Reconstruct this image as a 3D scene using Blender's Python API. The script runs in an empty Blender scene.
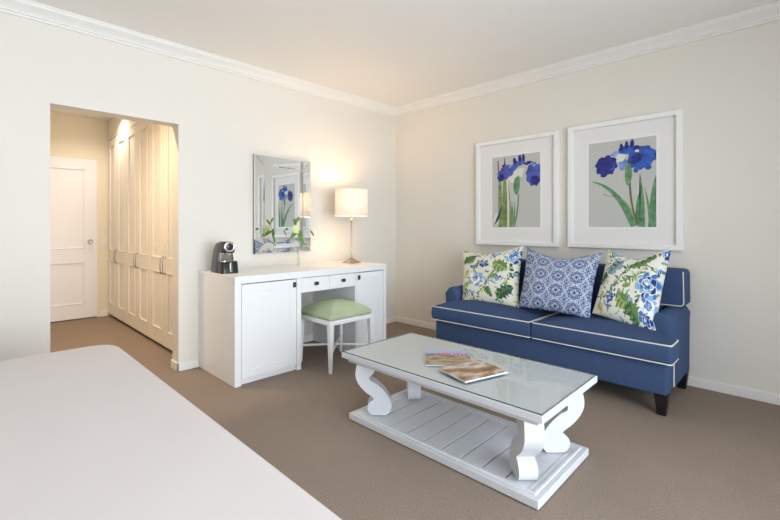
import bpy, bmesh, math, random
import numpy as np
from mathutils import Vector, Matrix
C = bpy.context.scene.collection
SC = bpy.context.scene
PI = math.pi

# ---------------------------------------------------------------- camera
cam_d = bpy.data.cameras.new('camera'); cam = bpy.data.objects.new('camera', cam_d); C.objects.link(cam)
cam.location = (0, 0, 1.25)
cam.rotation_euler = (PI/2, 0, math.atan2(415.7, 421))
cam_d.sensor_width = 36; cam_d.lens = 421/780*36
cam_d.shift_y = -33/780
cam_d.clip_start = .02
SC.camera = cam
SC.view_settings.view_transform = 'Standard'
SC.view_settings.look = 'None'
SC.view_settings.gamma = 1
SC.view_settings.use_curve_mapping = False
SC.view_settings.exposure = 0.25

# ---------------------------------------------------------------- sky and daylight
w = bpy.data.worlds.new('sky'); SC.world = w; w.use_nodes = True
bg = w.node_tree.nodes['Background']
bg.inputs['Color'].default_value = (.80, .90, 1.0, 1); bg.inputs['Strength'].default_value = 1.9

def area(name, loc, rot, sx, sy, power, col):
    d = bpy.data.lights.new(name, 'AREA'); d.shape = 'RECTANGLE'; d.size = sx; d.size_y = sy
    d.energy = power; d.color = col
    o = bpy.data.objects.new(name, d); C.objects.link(o); o.location = loc; o.rotation_euler = rot
    return o
WIN_Y0, WIN_Y1, WIN_Z0, WIN_Z1 = -.7, 2.5, .10, 2.40
day = area('daylight', (1.72, (WIN_Y0+WIN_Y1)/2, (WIN_Z0+WIN_Z1)/2), (0, PI/2, 0), WIN_Z1-WIN_Z0, WIN_Y1-WIN_Y0, 92, (.88, .94, 1.0))
day.data.spread = math.radians(125)

# ---------------------------------------------------------------- material helpers
def lin(c):
    r = []
    for v in c:
        v = v/255 if max(c) > 1 else v
        r.append(v/12.92 if v <= .04045 else ((v+.055)/1.055)**2.4)
    return tuple(r)
def mat(name, col, rough=.5, metal=0., var=0., vscale=8., bump=0., bscale=200., spec=.5, coat=0., detail=3):
    m = bpy.data.materials.new(name); m.use_nodes = True
    nt = m.node_tree; b = nt.nodes['Principled BSDF']
    c = lin(col)
    b.inputs['Base Color'].default_value = (*c, 1); b.inputs['Roughness'].default_value = rough
    b.inputs['Metallic'].default_value = metal; b.inputs['Specular IOR Level'].default_value = spec
    b.inputs['Coat Weight'].default_value = coat
    tc = nt.nodes.new('ShaderNodeTexCoord')
    if var:
        n = nt.nodes.new('ShaderNodeTexNoise'); n.inputs['Scale'].default_value = vscale; n.inputs['Detail'].default_value = detail
        r = nt.nodes.new('ShaderNodeValToRGB')
        r.color_ramp.elements[0].position = .3; r.color_ramp.elements[1].position = .7
        r.color_ramp.elements[0].color = (*[x*(1-var) for x in c], 1); r.color_ramp.elements[1].color = (*[min(1, x*(1+var)) for x in c], 1)
        nt.links.new(tc.outputs['Object'], n.inputs['Vector']); nt.links.new(n.outputs['Fac'], r.inputs['Fac']); nt.links.new(r.outputs['Color'], b.inputs['Base Color'])
    if bump:
        n2 = nt.nodes.new('ShaderNodeTexNoise'); n2.inputs['Scale'].default_value = bscale; n2.inputs['Detail'].default_value = 2
        bp = nt.nodes.new('ShaderNodeBump'); bp.inputs['Strength'].default_value = bump; bp.inputs['Distance'].default_value = .004
        nt.links.new(tc.outputs['Object'], n2.inputs['Vector']); nt.links.new(n2.outputs['Fac'], bp.inputs['Height']); nt.links.new(bp.outputs['Normal'], b.inputs['Normal'])
    return m
def attr_mat(name, rough=.85):
    m = bpy.data.materials.new(name); m.use_nodes = True
    nt = m.node_tree; b = nt.nodes['Principled BSDF']; b.inputs['Roughness'].default_value = rough
    b.inputs['Specular IOR Level'].default_value = .2
    a = nt.nodes.new('ShaderNodeAttribute'); a.attribute_name = 'print'
    nt.links.new(a.outputs['Color'], b.inputs['Base Color'])
    return m
def glass_mat(name, tint=(1, 1, 1), rough=0.0, ior=1.45, mixw=.0):
    # thin pane: clear straight-through view plus fresnel reflection
    m = bpy.data.materials.new(name); m.use_nodes = True
    nt = m.node_tree; nt.nodes.remove(nt.nodes['Principled BSDF']); out = nt.nodes['Material Output']
    t = nt.nodes.new('ShaderNodeBsdfTransparent'); t.inputs['Color'].default_value = (*tint, 1)
    g = nt.nodes.new('ShaderNodeBsdfGlossy'); g.inputs['Roughness'].default_value = rough
    f = nt.nodes.new('ShaderNodeFresnel'); f.inputs['IOR'].default_value = ior
    ge = nt.nodes.new('ShaderNodeNewGeometry'); inv = nt.nodes.new('ShaderNodeMath'); inv.operation = 'SUBTRACT'; inv.inputs[0].default_value = 1
    mu = nt.nodes.new('ShaderNodeMath'); mu.operation = 'MULTIPLY'
    nt.links.new(ge.outputs['Backfacing'], inv.inputs[1]); nt.links.new(f.outputs['Fac'], mu.inputs[0]); nt.links.new(inv.outputs[0], mu.inputs[1])
    x = nt.nodes.new('ShaderNodeMixShader')
    nt.links.new(mu.outputs[0], x.inputs['Fac']); nt.links.new(t.outputs[0], x.inputs[1]); nt.links.new(g.outputs[0], x.inputs[2])
    nt.links.new(x.outputs[0], out.inputs['Surface'])
    return m

M = {}
M['wall'] = mat('wall_paint', (232, 227, 217), .75, var=.012, vscale=1.5, bump=.03, bscale=60)
M['ceil'] = mat('ceiling_paint', (246, 243, 238), .85, var=.01, vscale=1.2)
M['trim'] = mat('trim_paint', (240, 238, 233), .45)
M['hallwall'] = mat('passage_paint', (236, 226, 205), .75, var=.012, vscale=1.5)
M['white'] = mat('white_lacquer', (240, 240, 240), .32)
M['tablewhite'] = mat('white_table_paint', (214, 216, 220), .38, var=.015, vscale=6)
M['wardrobe'] = mat('ivory_lacquer', (238, 233, 225), .4)
M['door'] = mat('door_paint', (240, 238, 240), .4)
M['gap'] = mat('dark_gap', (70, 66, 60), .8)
M['steel'] = mat('brushed_steel', (170, 168, 165), .3, 1.0)
M['darksteel'] = mat('dark_pewter', (92, 88, 84), .35, 1.0)
M['brass'] = mat('antique_brass', (188, 168, 145), .32, .9, var=.1, vscale=30)
M['chrome'] = mat('chrome', (225, 225, 225), .08, 1.0)
M['bed'] = mat('bedspread_cotton', (226, 219, 218), .8, var=.012, vscale=3, bump=.05, bscale=300)
M['bedbase'] = mat('bed_base_fabric', (214, 208, 202), .9, var=.03, vscale=50)
M['sofa'] = mat('blue_linen', (62, 81, 117), .85, var=.14, vscale=160, bump=.25, bscale=420, spec=.25)
M['piping'] = mat('white_piping', (232, 228, 220), .8)
M['sofaleg'] = mat('black_wood', (20, 18, 19), .45)
M['stool'] = mat('seafoam_fabric', (178, 194, 160), .8, var=.12, vscale=3, bump=.08, bscale=300, spec=.3)
M['mat'] = mat('picture_mount', (237, 234, 231), .9)
M['frame'] = mat('white_frame', (244, 243, 240), .4)
M['plastic'] = mat('white_plastic', (238, 232, 220), .4)
M['mblack'] = mat('machine_black', (34, 34, 36), .3)
M['mgrey'] = mat('machine_grey', (84, 86, 90), .38, .3)
M['leaf'] = mat('plant_leaf', (92, 138, 45), .5, var=.25, vscale=20)
M['stem'] = mat('plant_stem', (150, 160, 105), .6)
M['petal'] = mat('pale_petal', (226, 230, 168), .6, var=.06, vscale=30)
M['mirror'] = mat('mirror_silver', (250, 252, 252), .01, 1.0)
M['mirroredge'] = mat('mirror_edge', (120, 122, 120), .15, 1.0)
M['pages'] = mat('magazine_pages', (216, 224, 236), .6)
M['water'] = glass_mat('water_clear', (.93, .97, .95), 0, 1.33)
M['glass'] = glass_mat('clear_glass', (.97, .99, .98), 0, 1.5)
M['tableglass'] = glass_mat('table_glass', (.975, .985, .98), 0.0, 1.5)
M['glassedge'] = mat('glass_edge_green', (62, 88, 82), .2)
M['pane'] = glass_mat('window_pane', (.98, .99, 1), 0, 1.45)

# carpet
def carpet():
    m = bpy.data.materials.new('carpet_taupe'); m.use_nodes = True
    nt = m.node_tree; b = nt.nodes['Principled BSDF']; b.inputs['Roughness'].default_value = .95; b.inputs['Specular IOR Level'].default_value = .1
    tc = nt.nodes.new('ShaderNodeTexCoord')
    a = nt.nodes.new('ShaderNodeTexNoise'); a.inputs['Scale'].default_value = 150; a.inputs['Detail'].default_value = 3
    c2 = nt.nodes.new('ShaderNodeTexNoise'); c2.inputs['Scale'].default_value = 2.2; c2.inputs['Detail'].default_value = 4
    r = nt.nodes.new('ShaderNodeValToRGB'); r.color_ramp.elements[0].position = .3; r.color_ramp.elements[1].position = .7
    r.color_ramp.elements[0].color = (*lin((136, 121, 108)), 1); r.color_ramp.elements[1].color = (*lin((167, 150, 136)), 1)
    mx = nt.nodes.new('ShaderNodeMix'); mx.data_type = 'RGBA'; mx.blend_type = 'MULTIPLY'; mx.inputs['Factor'].default_value = .35
    r2 = nt.nodes.new('ShaderNodeValToRGB'); r2.color_ramp.elements[0].position = .35; r2.color_ramp.elements[1].position = .65
    r2.color_ramp.elements[0].color = (.82, .82, .82, 1); r2.color_ramp.elements[1].color = (1, 1, 1, 1)
    bp = nt.nodes.new('ShaderNodeBump'); bp.inputs['Strength'].default_value = .5; bp.inputs['Distance'].default_value = .006
    L = nt.links.new
    L(tc.outputs['Object'], a.inputs['Vector']); L(tc.outputs['Object'], c2.inputs['Vector'])
    L(a.outputs['Fac'], r.inputs['Fac']); L(c2.outputs['Fac'], r2.inputs['Fac'])
    L(r.outputs['Color'], mx.inputs['A']); L(r2.outputs['Color'], mx.inputs['B']); L(mx.outputs['Result'], b.inputs['Base Color'])
    L(a.outputs['Fac'], bp.inputs['Height']); L(bp.outputs['Normal'], b.inputs['Normal'])
    return m
M['carpet'] = carpet()

def shade_mat():
    m = bpy.data.materials.new('lamp_shade_linen'); m.use_nodes = True
    nt = m.node_tree; nt.nodes.remove(nt.nodes['Principled BSDF']); out = nt.nodes['Material Output']
    d = nt.nodes.new('ShaderNodeBsdfDiffuse'); d.inputs['Color'].default_value = (.88, .86, .82, 1)
    t = nt.nodes.new('ShaderNodeBsdfTranslucent'); t.inputs['Color'].default_value = (.92, .88, .82, 1)
    x = nt.nodes.new('ShaderNodeMixShader'); x.inputs['Fac'].default_value = .22
    nt.links.new(d.outputs[0], x.inputs[1]); nt.links.new(t.outputs[0], x.inputs[2]); nt.links.new(x.outputs[0], out.inputs['Surface'])
    return m
M['shade'] = shade_mat()
def emit(name, col, s):
    m = bpy.data.materials.new(name); m.use_nodes = True
    b = m.node_tree.nodes['Principled BSDF']; b.inputs['Emission Color'].default_value = (*col, 1); b.inputs['Emission Strength'].default_value = s
    return m
M['bulb'] = emit('bulb_glow', (1, .72, .42), 6)
M['downglow'] = emit('downlight_glow', (1, .78, .5), 8)

# ---------------------------------------------------------------- mesh helpers
def box(bm, lo, hi, mx=None, bev=0., seg=2):
    vs = [bm.verts.new((x, y, z)) for x in (lo[0], hi[0]) for y in (lo[1], hi[1]) for z in (lo[2], hi[2])]
    fs = [(0, 1, 3, 2), (4, 6, 7, 5), (0, 4, 5, 1), (2, 3, 7, 6), (0, 2, 6, 4), (1, 5, 7, 3)]
    faces = [bm.faces.new([vs[i] for i in f]) for f in fs]
    if bev:
        es = list({e for f in faces for e in f.edges})
        r = bmesh.ops.bevel(bm, geom=es, offset=bev, segments=seg, affect='EDGES', profile=.5)
        vs = list({v for v in vs if v.is_valid} | {v for f in r['faces'] for v in f.verts})
        vs = list({v for f in r['faces'] for v in f.verts} | {v for v in vs if v.is_valid})
    if mx is not None:
        for v in vs: v.co = mx @ v.co
    return vs
def loft(bm, loops, cap0=True, cap1=True, closed=True):
    rows = [[bm.verts.new(p) for p in l] for l in loops]
    n = len(rows[0])
    for a, b in zip(rows, rows[1:]):
        for i in range(n if closed else n-1):
            j = (i+1) % n
            bm.faces.new((a[i], a[j], b[j], b[i]))
    if cap0: bm.faces.new(rows[0][::-1])
    if cap1: bm.faces.new(rows[-1])
    return rows
def lathe(bm, prof, n=24, c=(0, 0, 0), cap0=True, cap1=True):
    loft(bm, [[(c[0]+r*math.cos(2*PI*i/n), c[1]+r*math.sin(2*PI*i/n), c[2]+z) for i in range(n)] for r, z in prof], cap0, cap1)
def tube(bm, pts, r, n=8, closed=False):
    pts = [Vector(p) for p in pts]; loops = []; N = len(pts)
    rs = r if isinstance(r, (list, tuple)) else [r]*N
    prev = None
    for i, p in enumerate(pts):
        if closed: t = pts[(i+1) % N]-pts[i-1]
        else: t = pts[min(i+1, N-1)]-pts[max(i-1, 0)]
        if t.length < 1e-9: t = Vector((0, 0, 1))
        t.normalize()
        if prev is None:
            a = Vector((0, 0, 1)) if abs(t.z) < .9 else Vector((1, 0, 0))
            u = t.cross(a).normalized()
        else:
            u = (prev-t*prev.dot(t)).normalized()
        prev = u; v = t.cross(u)
        loops.append([p+(u*math.cos(2*PI*k/n)+v*math.sin(2*PI*k/n))*rs[i] for k in range(n)])
    if closed:
        loops.append(loops[0]); loft(bm, loops, False, False); bmesh.ops.remove_doubles(bm, verts=bm.verts[:], dist=1e-6)
    else: loft(bm, loops)
def prism(bm, poly, f, d0, d1, bev=0., seg=2):
    # poly: 2-D points; f(a, b, d) -> 3-D
    a = [bm.verts.new(f(x, y, d0)) for x, y in poly]; b = [bm.verts.new(f(x, y, d1)) for x, y in poly]
    n = len(poly); fs = [bm.faces.new(a[::-1]), bm.faces.new(b)]
    for i in range(n): fs.append(bm.faces.new((a[i], a[(i+1) % n], b[(i+1) % n], b[i])))
    if bev:
        es = list(set(fs[0].edges) | set(fs[1].edges))
        bmesh.ops.bevel(bm, geom=es, offset=bev, segments=seg, affect='EDGES', profile=.5)
def round_poly(pts, r, k=6):
    out = []; n = len(pts); rr = r if isinstance(r, (list, tuple)) else [r]*n
    for i in range(n):
        p0, p, p1 = Vector(pts[i-1]), Vector(pts[i]), Vector(pts[(i+1) % n])
        a = (p0-p).normalized(); b = (p1-p).normalized(); R = rr[i]
        if R <= 0: out.append(tuple(p)); continue
        s, e = p+a*R, p+b*R
        for j in range(k+1):
            t = j/k; q = s*(1-t)**2+p*2*t*(1-t)+e*t*t; out.append(tuple(q))
    return out
def offset_loop(pts, d):
    n = len(pts); out = []
    area2 = sum(pts[i-1][0]*pts[i][1]-pts[i][0]*pts[i-1][1] for i in range(n)); sg = 1 if area2 > 0 else -1
    for i in range(n):
        t = (Vector(pts[(i+1) % n])-Vector(pts[i-1]))
        if t.length < 1e-9: out.append(pts[i]); continue
        t.normalize(); out.append((pts[i][0]-sg*t.y*d, pts[i][1]+sg*t.x*d))
    return out
def puff(bm, loop, z0, z1, r, crown=0., cent=None, belly=0.):
    cx = sum(p[0] for p in loop)/len(loop); cy = sum(p[1] for p in loop)/len(loop)
    if cent: cx, cy = cent
    L = []
    K = 5
    for i in range(K+1):
        a = PI/2*i/K; L.append([(x, y, z0+r*(1-math.sin(a))) for x, y in offset_loop(loop, r*(1-math.cos(a)))][:])
    L = L[::-1] if False else L
    # bottom: from inset at z0 outwards
    bot = []
    for i in range(K+1):
        a = PI/2*i/K; bot.append([(x, y, z0+r*(1-math.cos(a))) for x, y in offset_loop(loop, r*(1-math.sin(a)))])
    mid = [[(x, y, (z0+z1)/2) for x, y in offset_loop(loop, -belly)]]
    top = []
    for i in range(K+1):
        a = PI/2*i/K; top.append([(x, y, z1-r*(1-math.sin(a))) for x, y in offset_loop(loop, r*(1-math.cos(a)))])
    base = offset_loop(loop, r)
    for s in (.94, .85, .7, .5, .28, .08):
        top.append([(cx+(x-cx)*s, cy+(y-cy)*s, z1+crown*(1-s**2.4)) for x, y in base])
    loft(bm, bot+mid+top)
def build(name, bm, m, parent=None, smooth=None, loc=None):
    bmesh.ops.recalc_face_normals(bm, faces=bm.faces[:])
    me = bpy.data.meshes.new(name); bm.to_mesh(me); bm.free()
    for mm in (m if isinstance(m, (list, tuple)) else [m]): me.materials.append(mm)
    if smooth is not None:
        me.shade_smooth()
        if smooth < 179: me.set_sharp_from_angle(angle=math.radians(smooth))
    o = bpy.data.objects.new(name, me); C.objects.link(o)
    if parent: o.parent = parent
    if loc: o.location = loc
    return o
def tag(o, label=None, cat=None, group=None, kind=None):
    if label: o['label'] = label
    if cat: o['category'] = cat
    if group: o['group'] = group
    if kind: o['kind'] = kind
    return o
def thing(name, label, cat, loc=(0, 0, 0), rz=0, group=None):
    o = bpy.data.objects.new(name, None); C.objects.link(o); o.location = loc; o.rotation_euler = (0, 0, rz); o.empty_display_size = .1
    return tag(o, label, cat, group)
def struct(name, bm, m, label, cat, parent=None, smooth=None):
    o = build(name, bm, m, parent, smooth)
    if not parent: tag(o, label, cat, kind='structure')
    return o
def B(): return bmesh.new()
def onebox(lo, hi, bev=0., seg=2, mx=None):
    bm = B(); box(bm, lo, hi, mx, bev, seg); return bm
def frame_axes(O, U, V, N):
    return Matrix(((U[0], V[0], N[0], O[0]), (U[1], V[1], N[1], O[1]), (U[2], V[2], N[2], O[2]), (0, 0, 0, 1)))
def panel_door(mx, w, h, openings, t=.022, rec=.010, bead=.012, raised=True):
    """frame-and-panel leaf in its own (u, v, n) axes, front at n = t"""
    bm = B(); box(bm, (0, 0, 0), (w, h, t-rec), mx)
    us = sorted({0, w, *[o[0] for o in openings], *[o[2] for o in openings]})
    u0, u1 = openings[0][0], openings[0][2]
    box(bm, (0, 0, t-rec-.001), (u0, h, t), mx, .0015, 1); box(bm, (u1, 0, t-rec-.001), (w, h, t), mx, .0015, 1)
    vs = [0]+[v for o in sorted(openings, key=lambda o: o[1]) for v in (o[1], o[3])]+[h]
    for a, b in zip(vs[::2], vs[1::2]): box(bm, (u0-.001, a, t-rec-.001), (u1+.001, b, t-.0002), mx, .0015, 1)
    for (a, b, c, d) in openings:
        if bead:
            e = bead
            for lo, hi in (((a, b), (c, b+e)), ((a, d-e), (c, d)), ((a, b), (a+e, d)), ((c-e, b), (c, d))):
                box(bm, (lo[0], lo[1], t-rec-.001), (hi[0], hi[1], t+.004), mx, .004, 2)
    return bm

# ---------------------------------------------------------------- room shell
XL, YB, XR, YF, HC = -3.87, 4.03, 1.50, -1.60, 2.80
WT = .15                                   # wall thickness
OY0, OY1, OZ = .438, 1.309, 2.142          # the opening to the passage
HX, HZ, HY0, HY1 = -7.0, 2.75, -.25, 2.06  # passage
struct('floor', onebox((HX-.1, YF-.1, -.1), (XR+.15, YB+.15, 0)), M['carpet'], 'taupe brown carpet covering room and passage', 'floor')
struct('ceiling', onebox((XL-WT, YF-.15, HC), (XR+.15, YB+.15, HC+.1)), M['ceil'], 'plain off-white ceiling of the room', 'ceiling')
bm = B()
box(bm, (XL-WT, YF-.15, 0), (XL, OY0, HC)); box(bm, (XL-WT, OY1, 0), (XL, YB+.15, HC)); box(bm, (XL-WT, OY0, OZ), (XL, OY1, HC))
struct('wall_left', bm, M['wall'], 'cream wall with passage opening, mirror and dressing desk', 'wall')
struct('wall_back', onebox((XL, YB, 0), (XR+.15, YB+.15, HC)), M['wall'], 'cream wall behind the blue sofa', 'wall')
struct('wall_front', onebox((XL, YF-.15, 0), (XR+.15, YF, HC)), M['wall'], 'cream wall at the head of the bed', 'wall')
bm = B()
box(bm, (XR, YF, 0), (XR+.15, WIN_Y0, HC)); box(bm, (XR, WIN_Y1, 0), (XR+.15, YB, HC)); box(bm, (XR, WIN_Y0, WIN_Z1), (XR+.15, WIN_Y1, HC)); box(bm, (XR, WIN_Y0, 0), (XR+.15, WIN_Y1, WIN_Z0))
struct('wall_right', bm, M['wall'], 'cream wall with the large window', 'wall')
# window
wt = thing('window_1', 'wide white framed window lighting the room', 'window', (XR+.06, 0, 0)); wt['kind'] = 'structure'
bm = B(); n = 4; fw = .06
for k in range(n+1):
    y = WIN_Y0+(WIN_Y1-WIN_Y0-fw)*k/n; box(bm, (0, y, WIN_Z0), (.05, y+fw, WIN_Z1), None, .004, 1)
box(bm, (0, WIN_Y0, WIN_Z0), (.05, WIN_Y1, WIN_Z0+fw)); box(bm, (0, WIN_Y0, WIN_Z1-fw), (.05, WIN_Y1, WIN_Z1))
build('window_frame', bm, M['trim'], wt)
build('window_glass', onebox((.022, WIN_Y0+.01, WIN_Z0+.01), (.026, WIN_Y1-.01, WIN_Z1-.01)), M['pane'], wt)
# passage
bm = B(); box(bm, (HX-.1, HY0-.1, 0), (HX, .5, HZ)); box(bm, (HX-.1, 1.30, 0), (HX, HY1+.1, HZ)); box(bm, (HX-.1, .5, 2.188), (HX, 1.30, HZ)); box(bm, (HX-.1, .5, 0), (HX-.06, 1.30, 2.188))
struct('wall_passage_end', bm, M['hallwall'], 'cream end wall of the passage around the white door', 'wall')
struct('wall_passage_side', onebox((HX, HY0-.1, 0), (XL-WT, HY0, HZ)), M['hallwall'], 'cream passage wall facing the wardrobes', 'wall')
struct('wall_passage_rear', onebox((HX, HY1, 0), (XL-WT, HY1+.1, HZ)), M['hallwall'], 'wall behind the built-in wardrobes', 'wall')
struct('ceiling_passage', onebox((HX-.1, HY0-.1, HZ), (XL-WT, HY1+.1, HZ+.08)), M['ceil'], 'lower ceiling of the passage', 'ceiling')

# cornice (profile: out from wall, down from ceiling)
CP = [(0, 0), (.095, 0), (.095, -.010), (.086, -.013), (.083, -.024), (.072, -.034), (.052, -.045), (.034, -.058), (.026, -.068), (.026, -.076), (.014, -.080), (.014, -.095), (0, -.095)]
def cornice(name, f0, f1, label):
    bm = B(); loft(bm, [[f0(a, b) for a, b in CP], [f1(a, b) for a, b in CP]])
    struct(name, bm, M['trim'], label, 'cornice', smooth=25)
cornice('trim_1', lambda a, b: (XL+a, YF+a, HC+b), lambda a, b: (XL+a, YB-a, HC+b), 'white moulded cornice above the mirror wall')
cornice('trim_2', lambda a, b: (XL+a, YB-a, HC+b), lambda a, b: (XR-a, YB-a, HC+b), 'white moulded cornice above the sofa wall')
cornice('trim_3', lambda a, b: (XR-a, YB-a, HC+b), lambda a, b: (XR-a, YF+a, HC+b), 'white moulded cornice above the window wall')
cornice('trim_4', lambda a, b: (XR-a, YF+a, HC+b), lambda a, b: (XL+a, YF+a, HC+b), 'white moulded cornice above the bed head wall')
# baseboards
BH, BT = .072, .016
def baseboard(name, segs, label):
    bm = B()
    for lo, hi in segs: box(bm, (*lo, 0), (*hi, BH), None, .004, 2)
    struct(name, bm, M['trim'], label, 'baseboard')
baseboard('baseboard_left', [((XL, YF), (XL+BT, OY0+BT)), ((XL-WT, OY0), (XL+BT, OY0+BT)), ((XL, OY1-BT), (XL+BT, 1.476)), ((XL, 2.085), (XL+BT, 2.704)), ((XL, 3.139), (XL+BT, YB)), ((XL-WT, OY1-BT), (XL+BT, OY1))], 'white baseboard along mirror wall and opening jambs')
baseboard('baseboard_back', [((XL+BT, YB-BT), (XR, YB))], 'white baseboard behind the blue sofa')
baseboard('baseboard_front', [((XL+BT, YF), (XR, YF+BT))], 'white baseboard at the bed head wall')
baseboard('baseboard_passage', [((HX, 1.336), (HX+BT, 1.43))], 'short white baseboard between passage door and wardrobes')

# passage door
dr = thing('door_1', 'white two-panel door at end of passage', 'door', (HX-.03, .5, 0)); dr['kind'] = 'structure'
mx = frame_axes((0, .005, .012), (0, 1, 0), (0, 0, 1), (1, 0, 0))
build('door_leaf', panel_door(mx, .795, 2.17, [(.13, .19, .655, .765), (.13, .94, .655, 2.03)], t=.04, rec=.012, bead=.018), M['door'], dr)
bm = B()
box(bm, (.03, .797, 0), (.045, .836, 2.180), None, .004, 2); box(bm, (.03, -.036, 0), (.045, .003, 2.180), None, .004, 2); box(bm, (.03, -.036, 2.1805), (.045, .836, 2.225), None, .004, 2)
build('door_frame', bm, M['hallwall'], dr)
bm = B(); lathe(bm, [(.028, 0), (.028, .006), (.012, .008), (.012, .035), (.024, .04), (.028, .055), (.02, .066)], 20)
for v in bm.verts: v.co = (v.co.z+.040, v.co.x+.717, v.co.y+1.052)
bm2 = build('door_knob', bm, M['steel'], dr, 40)

# light switch
sw = thing('light_switch', 'white light switch plate beside passage door', 'light switch', (HX, 1.385, 1.03))
build('plate', onebox((0, -.032, -.055), (.008, .032, .055), .003), M['plastic'], sw)
build('rocker', onebox((.008, -.010, -.016), (.013, .010, .016), .002), M['plastic'], sw)

# wardrobes (three double-door units, fronts at y = 1.43)
def handle_bm(u, v0, v1, mx):
    bm = B(); tube(bm, [mx @ Vector(p) for p in ((u, v0, .02), (u, v0+.004, .042), (u, v0+.02, .050), (u, (v0+v1)/2, .052), (u, v1-.02, .050), (u, v1-.004, .042), (u, v1, .02))], .005, 8)
    for v in (v0, v1):
        tube(bm, [mx @ Vector((u, v, .020)), mx @ Vector((u, v, .027))], .010, 10)
    return bm
def wardrobe(x0, label):
    W = .94
    t = thing('wardrobe', label, 'wardrobe', (x0, 1.43, 0), group='built-in passage wardrobes')
    bm = B()
    box(bm, (.002, .024, .04), (W-.002, .60, HZ-.004)); box(bm, (.002, .06, 0), (W-.002, .60, .05))
    box(bm, (.002, .004, 2.475), (W-.002, .03, HZ-.004))
    build('carcass', bm, M['wardrobe'], t)
    build('plinth', onebox((.004, .055, .001), (W-.004, .0595, .04)), M['gap'], t)
    for k in (0, 1):
        w = W/2-.006
        mx = frame_axes((k*W/2+.003, .022, .04), (1, 0, 0), (0, 0, 1), (0, -1, 0))
        d = build('door', panel_door(mx, w, 2.42, [(.085, .145, w-.085, .752), (.085, .886, w-.085, 2.33)], t=.022, rec=.011, bead=.016), M['wardrobe'], t)
        u = (w-.035) if k == 0 else .035
        build('handle', handle_bm(u, .735, .905, mx), M['steel'], d, 60)
wardrobe(-6.985, 'ivory double wardrobe furthest down the passage, beside the white door')
wardrobe(-6.04, 'ivory double wardrobe in the middle of the passage row')
wardrobe(-5.095, 'ivory double wardrobe next to the passage opening')

# passage downlights
def downlight(x, y, label, power, col):
    t = thing('downlight', label, 'ceiling light', (x, y, HZ), group='passage downlights')
    bm = B(); lathe(bm, [(.05, 0), (.05, -.006), (.038, -.006), (.034, -.001)], 24, cap0=False, cap1=False); build('trim_ring', bm, M['trim'], t, 40)
    bm = B(); lathe(bm, [(.034, -.003), (.034, -.002)], 24); build('lens', bm, M['downglow'], t)
    ld = bpy.data.lights.new('downlight_lamp', 'SPOT'); ld.energy = power; ld.color = col; ld.spot_size = math.radians(150); ld.spot_blend = .8; ld.shadow_soft_size = .04
    lo = bpy.data.objects.new('downlight_lamp', ld); C.objects.link(lo); lo.parent = t; lo.location = (0, 0, -.02)
downlight(-6.2, 1.18, 'recessed warm ceiling downlight near the passage door', 34, (1, .87, .70))
downlight(-4.38, .55, 'added warm ceiling downlight near the passage opening, warming the desk side', 100, (1, .78, .54))  # added lamp, placed to throw warm light on desk side and carpet

# ---------------------------------------------------------------- bed
bd = thing('bed', 'large bed with smooth white bedspread and rounded corner', 'bed', (-1.68, -.45, 0))
loop = round_poly([(-1.11, -1.1), (1.10, -1.1), (1.10, 1.056), (-1.11, 1.056)], [.03, .03, .15, .15], 10)
bm = B(); puff(bm, loop, .10, .605, .035, .012); build('bedspread', bm, M['bed'], bd, 50)
bm = B(); puff(bm, offset_loop(loop, .05), .02, .12, .01); build('bed_base', bm, M['bedbase'], bd, 40)

# ---------------------------------------------------------------- dressing desk
DX = -3.152
ds = thing('desk', 'long white dressing desk with two cupboards and drawers', 'desk', (XL+.002, 1.478, 0))
ox, oy = ds.location.x, 1.478
D = DX-ox; WL = 3.137-1.478
def dl(y): return y-oy
build('desk_top', onebox((0, 0, .802), (D, WL, .86), .003), M['white'], ds)
def pbox(name, y0, y1, z0, z1, x0=0., x1=D, m='white', bev=.002):
    return build(name, onebox((x0, dl(y0), z0), (x1, dl(y1), z1), bev), M[m], ds)
pbox('side_panel', 1.478, 1.532, 0, .802)
pbox('side_panel', 3.097, 3.137, 0, .802)
pbox('divider', 2.040, 2.083, 0, .802)
pbox('divider', 2.706, 2.722, 0, .802)
pbox('plinth', 1.532, 2.040, .0, .045, 0, D-.03)
pbox('plinth', 2.722, 3.097, .0, .045, 0, D-.03)
pbox('cupboard_back', 1.532, 2.040, .045, .802, 0, .012)
pbox('cupboard_back', 2.722, 3.097, .045, .802, 0, .012)
pbox('drawer_case', 2.083, 2.706, .664, .672, 0, D-.03)
def desk_door(y0, y1, hy):
    w = y1-y0; mx = frame_axes((D-.024, dl(y0), .05), (0, 1, 0), (0, 0, 1), (1, 0, 0))
    d = build('door', panel_door(mx, w, .745, [(.065, .065, w-.065, .68)], t=.022, rec=.007, bead=0), M['white'], ds)
    bm = B(); box(bm, (D-.002, dl(hy)-.013, .728), (D+.010, dl(hy)+.013, .772), None, .002, 1); box(bm, (D+.008, dl(hy)-.009, .742), (D+.020, dl(hy)+.009, .760), None, .003, 2)
    build('latch_handle', bm, M['darksteel'], d)
desk_door(1.536, 2.036, 2.013)
desk_door(2.726, 3.093, 2.752)
for y0, y1 in ((2.086, 2.393), (2.397, 2.703)):
    d = build('drawer', onebox((D-.30, dl(y0), .674), (D-.002, dl(y1), .798), .002), M['white'], ds)
    bm = B(); yc = dl((y0+y1)/2); box(bm, (D-.003, yc-.017, .730), (D+.004, yc+.017, .752), None, .002, 1); box(bm, (D+.003, yc-.021, .726), (D+.020, yc+.021, .756), None, .005, 2)
    build('drawer_knob', bm, M['darksteel'], d)

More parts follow.
